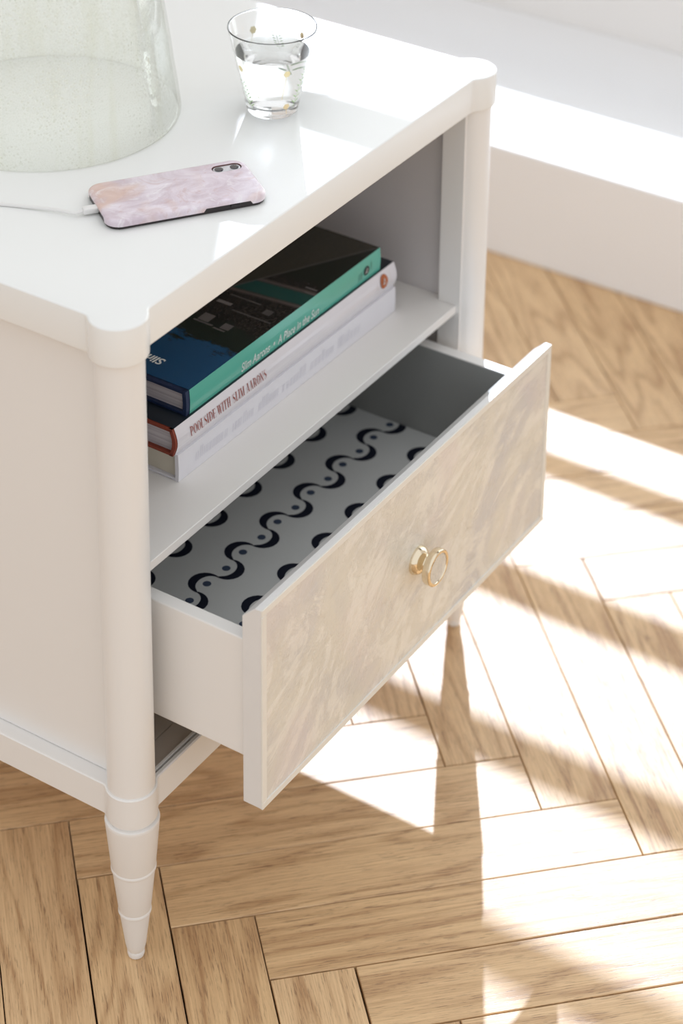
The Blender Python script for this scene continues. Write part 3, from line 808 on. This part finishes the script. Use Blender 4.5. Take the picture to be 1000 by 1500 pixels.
# ------------------------------------------------------------------ things on the top
# seeded glass vessel
vx, vy = 0.2243, 0.2532
vs = empty('glass_vessel', (vx, vy, H)); tag(vs, 'large clear bubbled glass vessel flaring to a wide round base, cut by the left edge', 'glass vessel')
outer_p = [(0.1105, 0.0004), (0.1125, 0.0012), (0.1131, 0.003), (0.1126, 0.008), (0.1108, 0.022), (0.1080, 0.042), (0.1040, 0.074), (0.0995, 0.104), (0.0925, 0.145), (0.0830, 0.190), (0.0700, 0.232), (0.0520, 0.266), (0.0350, 0.285), (0.0280, 0.296), (0.0270, 0.315)]
inner_p = [(0.0240, 0.315), (0.0250, 0.297), (0.0320, 0.283), (0.0490, 0.263), (0.0668, 0.230), (0.0798, 0.188), (0.0895, 0.144), (0.0967, 0.104), (0.1012, 0.074), (0.1052, 0.042), (0.1080, 0.022), (0.1098, 0.008), (0.1095, 0.0012), (0.1100, 0.0004)]
bm = bmesh.new(); full = outer_p+inner_p
lathe(bm, full, 96, cap0=False, cap1=False)
# close the ring between last inner and first outer
bm.verts.ensure_lookup_table(); n = 96; last = (len(full)-1)*n
for k in range(n): bm.faces.new((bm.verts[last+k], bm.verts[last+(k+1) % n], bm.verts[(k+1) % n], bm.verts[k]))
bmesh.ops.recalc_face_normals(bm, faces=bm.faces)
obj('glass_body', bm, M_seeded, vs, True)

# tumbler with water and painted sprigs
gx, gy = 0.3343, 0.0983
tb = empty('tumbler', (gx, gy, H+0.0002)); tag(tb, 'clear tapered water glass with painted flower sprigs, half full beside the phone', 'glass')
def rt(z): return 0.0212+(0.0380-0.0212)*(z/0.0775)
prof = [(0.0, 0.0008), (0.0165, 0.0008), (0.0185, 0.0), (0.0206, 0.0004), (rt(0.002), 0.002)]+[(rt(z), z) for z in (0.0025, 0.006, 0.02, 0.04, 0.06, 0.075, 0.0763, 0.0768)]
prof += [(rt(0.0775)-0.0005, 0.0775), (rt(0.0774)-0.0009, 0.0774), (rt(0.0768)-0.00118, 0.0768)]+[(rt(z)-0.0012, z) for z in (0.0763, 0.075, 0.06, 0.04, 0.02, 0.0115, 0.010)]+[(rt(0.008)-0.003, 0.0078), (0.012, 0.0066), (0.0, 0.0063)]
def lathe_pole(bm, prof, n):
    rings = []
    for r, z in prof:
        if r < 1e-6: rings.append([bm.verts.new((0, 0, z))])
        else: rings.append([bm.verts.new((r*math.cos(2*PI*k/n), r*math.sin(2*PI*k/n), z)) for k in range(n)])
    for a, b in zip(rings, rings[1:]):
        for k in range(n):
            if len(a) == 1: bm.faces.new((a[0], b[k], b[(k+1) % n]))
            elif len(b) == 1: bm.faces.new((a[k], a[(k+1) % n], b[0]))
            else: bm.faces.new((a[k], a[(k+1) % n], b[(k+1) % n], b[k]))
    bmesh.ops.recalc_face_normals(bm, faces=bm.faces)
bm = bmesh.new(); lathe_pole(bm, prof, 72); obj('glass_wall', bm, M_glass, tb, 50)
zw = 0.0545
bm = bmesh.new(); lathe_pole(bm, [(0, 0.0066), (0.0118, 0.0069), (rt(0.008)-0.0033, 0.0081), (rt(0.010)-0.0015, 0.0103)]+[(rt(z)-0.0015, z) for z in (0.02, 0.035, 0.05)]+[(rt(zw)-0.0015, zw+0.0006), (rt(zw)-0.0035, zw), (0, zw)], 72)
obj('water', bm, M_water, tb, 50)
M_green = flat_mat('green enamel', (0.50, 0.68, 0.38), 0.4); M_yellow = flat_mat('yellow enamel', (0.95, 0.84, 0.50), 0.4); M_orange = flat_mat('orange enamel', (0.94, 0.74, 0.42), 0.4)
def on_cone(a, z, off=0.0002): r = rt(z)+off; return (r*math.cos(a), r*math.sin(a), z)
def petal(b, a, z, da, dz, rot, n=8):
    """small ellipse wrapped on the glass"""
    r = rt(z); vs_ = []
    for k in range(n):
        t = 2*PI*k/n; u, v = da*math.cos(t), dz*math.sin(t); uu = u*math.cos(rot)-v*math.sin(rot); vv = u*math.sin(rot)+v*math.cos(rot)
        vs_.append(b.verts.new(on_cone(a+uu/r, z+vv)))
    b.faces.new(vs_)
def stemline(b, pts, w=0.00022):
    for (a0, z0), (a1, z1) in zip(pts, pts[1:]):
        r = rt((z0+z1)/2); dx, dz = (a1-a0)*r, z1-z0; L = math.hypot(dx, dz); nx, nz = -dz/L*w, dx/L*w
        b.faces.new([b.verts.new(on_cone(a+s*nx/r, z+s*nz, 0.0001)) for a, z, s in ((a0, z0, -1), (a1, z1, -1), (a1, z1, 1), (a0, z0, 1))])
VA = YAW+PI      # side of the glass that faces the camera
def fern(a, z0, h, lean, m):
    b = bmesh.new(); n = 7
    pts = [(a+lean*k/n, z0+h*k/n) for k in range(n+1)]; stemline(b, pts)
    for k in range(1, n+1):
        aa, zz = pts[k]; sz = 0.0026*(1-0.55*k/n)
        petal(b, aa+0.09, zz+0.0012, sz, 0.0006, 0.7); petal(b, aa-0.09, zz+0.0012, sz, 0.0006, PI-0.7)
    obj('painted_fern', b, m, tb)
def bloom(a, z, rr, m, stem_h, lean):
    b = bmesh.new()
    for k in range(6): petal(b, a+math.cos(k*PI/3)*rr*0.6/rt(z), z+math.sin(k*PI/3)*rr*0.6, rr*0.45, rr*0.45, 0)
    petal(b, a, z, rr*0.35, rr*0.35, 0)
    stemline(b, [(a+lean, z-stem_h), (a+lean*0.4, z-stem_h*0.5), (a, z)])
    obj('painted_flower', b, m, tb)
# angle grows anticlockwise seen from above; the camera sees VA +/- 80 degrees (left of the picture = VA - ...)
fern(VA-0.75, 0.008, 0.024, -0.25, M_green); fern(VA+0.85, 0.010, 0.034, 0.30, M_green)
bloom(VA-0.95, 0.046, 0.0032, M_yellow, 0.024, 0.55); bloom(VA+0.45, 0.046, 0.003, M_yellow, 0.026, -0.1)
bloom(VA+0.62, 0.0125, 0.0030, M_orange, 0.0, 0.01) if False else bloom(VA+0.55, 0.0125, 0.0028, M_orange, 0.008, 0.05)
bloom(VA+PI+0.55, 0.060, 0.0032, M_yellow, 0.02, 0.2); fern(VA+PI-0.2, 0.030, 0.03, 0.2, M_green)
fern(VA+PI+1.1, 0.015, 0.03, -0.2, M_green); bloom(VA+PI-0.8, 0.058, 0.003, M_orange, 0.024, 0.2)

# phone
PH = empty('phone', (0.1618, 0.0690, H), -0.6122); tag(PH, 'phone lying face down in a glossy pink marbled case, charging', 'phone')
pl, pw = 0.1305, 0.0664
bm = bmesh.new(); slab(bm, rrect(pl-0.0016, pw-0.0016, 0.0112), 0.0001, 0.0070, bt=0.0016, bb=0.0012); obj('phone_body', bm, M_black, PH, 40)
# case: shell with open-ended cutouts at the charging end and along the front side
bm = bmesh.new()
outl = rrect(pl, pw, 0.012, 10)
def rim_z(x, y):
    if x < -pl/2+0.006 and abs(y) < 0.021: return 0.0064         # charging end cutout
    if y < -pw/2+0.004 and 0.012 < x < 0.050: return 0.0056      # side button cutout
    return 0.0028
dense = []
for (xa, ya), (xb, yb) in zip(outl, outl[1:]+outl[:1]):
    nseg = max(1, int(math.hypot(xb-xa, yb-ya)/0.002))
    for k in range(nseg): dense.append((xa+(xb-xa)*k/nseg, ya+(yb-ya)*k/nseg))
lv = []
bot = [bm.verts.new((x, y, rim_z(x, y))) for x, y in dense]; lv.append(bot)
bR = 0.0026
for k in range(6):
    t = PI/2*k/5; ins = inset_poly(dense, bR*(1-math.cos(t))) if k else dense
    lv.append([bm.verts.new((x, y, 0.0086-bR*(1-math.sin(t))+0.0)) for x, y in ins])
n = len(dense)
for a, b in zip(lv, lv[1:]):
    for k in range(n): bm.faces.new((a[k], a[(k+1) % n], b[(k+1) % n], b[k]))
# back face with the camera hole
topl = lv[-1]
cxh, cyh = 0.0480, 0.0205
hole = [bm.verts.new((x, y, 0.0086)) for x, y in rrect(0.0245, 0.0115, 0.0055, 6, cxh, cyh)]
es = [bm.edges.get((topl[k], topl[(k+1) % n])) for k in range(n)]+[bm.edges.new((hole[k], hole[(k+1) % len(hole)])) for k in range(len(hole))]
bmesh.ops.triangle_fill(bm, edges=es, use_beauty=True)
low = [bm.verts.new((v.co.x, v.co.y, 0.0070)) for v in hole]
for k in range(len(hole)): bm.faces.new((hole[k], hole[(k+1) % len(hole)], low[(k+1) % len(hole)], low[k])).material_index = 1
bmesh.ops.recalc_face_normals(bm, faces=bm.faces)
M_caserim = plain('dusky rose rim', (0.20, 0.10, 0.09), 0.4, 0.05, 60)
tag(obj('phone_case', bm, [M_marble, M_caserim], PH, 40), 'pink and lilac marbled case')
bm = bmesh.new(); slab(bm, rrect(0.0226, 0.0098, 0.0047, 6, cxh, cyh), 0.0068, 0.0080, bt=0.0003); cm = obj('camera_module', bm, M_silver, PH, 40)
for dx in (0.0065, -0.0065):
    bm = bmesh.new(); lathe(bm, [(0.0036, 0.0078), (0.0036, 0.0084), (0.003, 0.0085)], 24, (cxh+dx, cyh, 0)); obj('lens', bm, M_lens, cm, 40)
bm = bmesh.new(); box(bm, 0.033, 0.041, -pw/2-0.0004, -pw/2+0.002, 0.0026, 0.0050, 0.0006, 2); obj('side_button', bm, M_black, PH)

# charging cable
cb = tag(empty('charging_cable', (0.1075, 0.1065, H)), 'thin white charging cable running from the phone to the left edge', 'cable')
def tube(bm, pts, r, n=12):
    rings = []
    for i, p in enumerate(pts):
        d = (Vector(pts[min(i+1, len(pts)-1)])-Vector(pts[max(i-1, 0)])).normalized()
        u = d.cross(Vector((0, 0, 1))).normalized(); v = u.cross(d)
        rings.append([bm.verts.new(Vector(p)+u*r*math.cos(2*PI*k/n)+v*r*math.sin(2*PI*k/n)) for k in range(n)])
    for a, b in zip(rings, rings[1:]):
        for k in range(n): bm.faces.new((a[k], a[(k+1) % n], b[(k+1) % n], b[k]))
    bm.faces.new(rings[0]); bm.faces.new(list(reversed(rings[-1]))); bmesh.ops.recalc_face_normals(bm, faces=bm.faces)
def catmull(P_, n=10):
    out = []
    for i in range(len(P_)-1):
        p0, p1, p2, p3 = (Vector(P_[max(0, i-1)]), Vector(P_[i]), Vector(P_[i+1]), Vector(P_[min(len(P_)-1, i+2)]))
        for k in range(n):
            t = k/n; out.append(0.5*((2*p1)+(p2-p0)*t+(2*p0-5*p1+4*p2-p3)*t*t+(3*p1-p0-3*p2+p3)*t**3))
    out.append(Vector(P_[-1])); return out
ux, uy = math.cos(-0.6122), math.sin(-0.6122)
pe = Vector((0.1618-ux*pl/2, 0.0690-uy*pl/2, H+0.0042))      # middle of the charging end
loc0 = Vector((0.1075, 0.1065, H))
pts = catmull([pe-Vector((ux*0.011, uy*0.011, 0)), pe-Vector((ux*0.018, uy*0.018, 0.0006)), (0.0905, 0.1334, H+0.0030), (0.0839, 0.1551, H+0.0018), (0.0760, 0.1748, H+0.0016), (0.060, 0.205, H+0.0016), (0.035, 0.245, H+0.0016), (0.012, 0.290, H+0.0016)])
bm = bmesh.new(); tube(bm, [Vector(p)-loc0 for p in pts], 0.0014); obj('cord', bm, M_cable, cb, True)
bm = bmesh.new(); box(bm, -0.011, 0.0030, -0.0036, 0.0036, -0.0024, 0.0024, 0.0011, 3)
bmesh.ops.rotate(bm, verts=bm.verts, matrix=Matrix.Rotation(-0.6122, 3, 'Z')); bmesh.ops.translate(bm, verts=bm.verts, vec=pe-loc0)
obj('plug', bm, M_cable, cb, 40)
